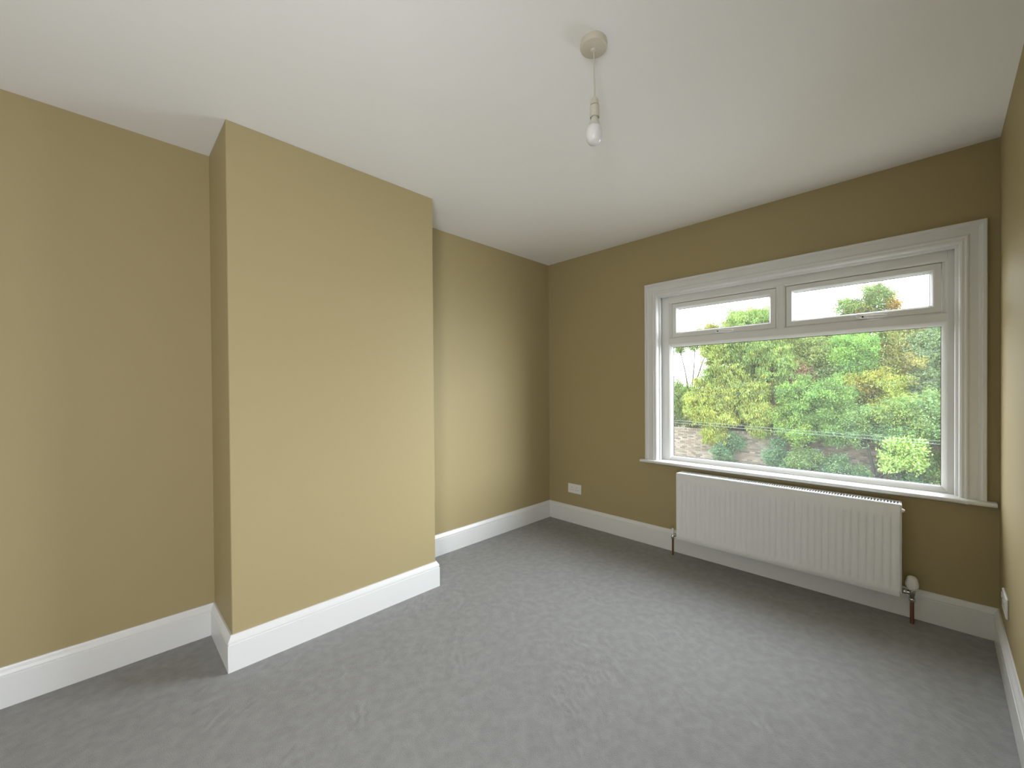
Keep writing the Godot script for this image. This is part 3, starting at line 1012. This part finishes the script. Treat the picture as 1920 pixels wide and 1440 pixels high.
	# -- right front: forked tree
	tree("forked_tree", "broad green tree on a dark forked trunk at lower right", "tree", Vector3(1.4, GROUND, -17.45), 1.0, [
		[1.0, -0.1, -17.8, 0.8, 0.45, 0.6, 0], [2.1, 0.25, -17.8, 0.9, 0.55, 0.6, 1], [3.0, 0.4, -17.8, 0.8, 0.6, 0.6, 0], [1.5, -0.55, -17.6, 0.8, 0.35, 0.5, 2], [2.8, -0.4, -17.6, 0.8, 0.5, 0.5, 0], [0.5, -0.6, -17.5, 0.7, 0.4, 0.5, 2], [3.7, -0.3, -17.6, 0.7, 0.9, 0.6, 2]], [Color(0.46, 0.57, 0.35), Color(0.53, 0.61, 0.34), Color(0.42, 0.53, 0.36)], 54.0, "small", 0.11)
	tree("lime_shrub", "light lime green rounded shrub hanging over the wall at lower right", "shrub", Vector3(2.2, GROUND, -17.2), 1.7, [
		[2.2, -1.05, -17.2, 0.5, 0.4, 0.4, 0], [2.2, -1.5, -17.1, 0.42, 0.42, 0.35, 1]], lime, 90.0, "broad", 0.05)
	# -- shrubs along the wall's foot
	tree("low_shrub", "blue-green shrub against the wall below the birch", "shrub", Vector3(-4.1, GROUND, -17.9), 0.6, [
		[-4.1, -1.75, -17.9, 0.55, 0.5, 0.4, 0], [-3.8, -1.3, -18.0, 0.4, 0.35, 0.3, 1], [-4.2, -2.5, -17.8, 0.5, 0.5, 0.4, 2]], blue, 70.0, "small", 0.04)
	tree("low_shrub", "dark green shrub at the wall's foot below the twiggy gap", "shrub", Vector3(-1.9, GROUND, -17.8), 0.6, [
		[-2.0, -1.7, -17.8, 0.45, 0.6, 0.35, 0], [-1.6, -2.3, -17.7, 0.5, 0.4, 0.35, 2]], blue, 70.0, "small", 0.04)
	tree("low_shrub", "low dark ivy mound under the large round tree", "shrub", Vector3(-0.4, GROUND, -17.9), 0.5, [
		[-0.9, -1.75, -17.3, 0.8, 0.38, 0.28, 1], [0.1, -1.8, -17.3, 0.7, 0.34, 0.28, 0], [-0.1, -2.35, -17.3, 0.9, 0.35, 0.3, 2], [0.8, -2.4, -17.3, 0.6, 0.4, 0.3, 0]], [Color(0.40, 0.51, 0.36), Color(0.45, 0.54, 0.33), Color(0.38, 0.48, 0.38)], 66.0, "small", 0.04)
	tree("low_shrub", "green climber spreading on the wall at lower right corner", "shrub", Vector3(3.1, GROUND, -18.0), 0.6, [
		[3.2, -1.7, -18.1, 0.45, 0.5, 0.25, 0], [2.4, -2.3, -17.9, 0.6, 0.35, 0.3, 2], [3.5, -2.4, -17.9, 0.6, 0.4, 0.3, 1]], [Color(0.44, 0.54, 0.35), Color(0.49, 0.55, 0.35), Color(0.38, 0.50, 0.36)], 60.0, "small", 0.04)

	tree("hedge", "low rough hedge showing just above the brick wall", "hedge", Vector3(-2.0, GROUND, -19.6), 1.5, [
		[-8.0, -0.6, -19.6, 1.3, 0.7, 0.5, 0], [-6.0, -0.7, -19.6, 1.3, 0.6, 0.5, 1], [-4.0, -0.7, -19.6, 1.3, 0.65, 0.5, 0], [-2.2, -0.8, -19.6, 1.2, 0.6, 0.5, 1], [-0.2, -0.8, -19.6, 1.2, 0.6, 0.5, 0], [1.8, -0.8, -19.6, 1.2, 0.6, 0.5, 1], [3.8, -0.8, -19.6, 1.2, 0.6, 0.5, 0]], [Color(0.40, 0.44, 0.31), Color(0.45, 0.48, 0.32)], 34.0, "small", 0.05, 1.2)
	# -- trees further back that close the view
	tree("background_tree", "dull green tree far behind the birch, at left", "tree", Vector3(-3.6, GROUND, -22.8), 3.4, [
		[-4.0, 2.6, -22.8, 1.5, 1.3, 0.8, 0], [-4.8, 0.6, -22.6, 1.9, 1.0, 0.8, 1], [-2.6, 3.4, -22.9, 1.4, 1.3, 0.8, 2], [-3.0, 1.0, -22.7, 1.6, 1.3, 0.8, 0], [-6.6, 0.0, -22.6, 1.4, 0.9, 0.8, 1], [-8.2, 0.1, -22.6, 1.3, 1.0, 0.8, 2], [-3.6, -0.8, -22.6, 2.2, 0.8, 0.7, 1]], [Color(0.46, 0.54, 0.28), Color(0.43, 0.50, 0.27), Color(0.40, 0.52, 0.28)], 17.0, "broad", 0.12, 1.5)
	tree("background_tree", "mid green tree far behind the round tree, in the middle", "tree", Vector3(-0.8, GROUND, -23.0), 3.4, [
		[-0.9, 3.1, -23.0, 1.5, 1.2, 0.8, 0], [-0.8, 1.3, -22.9, 1.7, 1.2, 0.8, 1], [-0.6, -0.5, -22.7, 1.8, 1.0, 0.7, 2], [0.9, 2.4, -23.0, 1.3, 1.4, 0.8, 0], [1.0, 0.4, -22.8, 1.5, 1.2, 0.7, 1]], [Color(0.38, 0.51, 0.26), Color(0.42, 0.53, 0.27), Color(0.32, 0.46, 0.26)], 17.0, "broad", 0.12, 1.5)
	tree("background_tree", "grey-green tree far behind the pale tree, at right", "tree", Vector3(3.0, GROUND, -23.0), 3.4, [
		[2.6, 2.7, -23.0, 1.4, 1.3, 0.8, 0], [1.9, 1.4, -22.9, 1.1, 1.1, 0.7, 1], [3.0, 0.8, -22.9, 1.6, 1.2, 0.8, 1], [4.6, 2.4, -23.0, 1.4, 1.6, 0.8, 2], [4.4, 0.2, -22.8, 1.5, 1.2, 0.7, 0], [2.4, -0.6, -22.7, 1.5, 0.9, 0.7, 1]], [Color(0.42, 0.53, 0.36), Color(0.40, 0.51, 0.30), Color(0.44, 0.54, 0.36)], 17.0, "broad", 0.12, 1.5)

	# overhead cables crossing the view
	cable("lower of two low cables crossing the view", Vector3(-5.05, -0.24, -14.00), Vector3(3.13, -0.46, -14.00), 0.03, M.cable_grey)
	cable("upper of two low cables crossing the view", Vector3(-5.05, -0.13, -14.00), Vector3(3.13, -0.36, -14.00), 0.02, M.cable_grey)
	cable("topmost thin cable sloping up to the right across the trees", Vector3(-2.09, 1.43, -14.00), Vector3(3.13, 2.32, -14.00), 0.0, M.cable_dark)
	cable("thin cable sloping gently across the golden tree", Vector3(-2.09, 1.04, -14.00), Vector3(3.13, 1.45, -14.00), 0.0, M.cable_dark)


# a cable through two points over the street, running on past both
func cable(label: String, p: Vector3, q: Vector3, sag: float, m: Material) -> void:
	var e0 := p + (p - q) * 1.2
	var e1 := q + (q - p) * 1.2
	var pts := []
	var rad := []
	for i in 41:
		var t := i / 40.0
		pts.append(e0.lerp(e1, t) - Vector3(0, sag * 4.0 * (1.0 - pow(2.0 * t - 1.0, 2.0)) - sag * 4.0, 0))
		rad.append(0.0055)
	var b := MB.new()
	b.tube(pts, rad, 6)
	var o := put("overhead_cable", b, m)
	tag(o, label, "cable", "overhead cables outside")
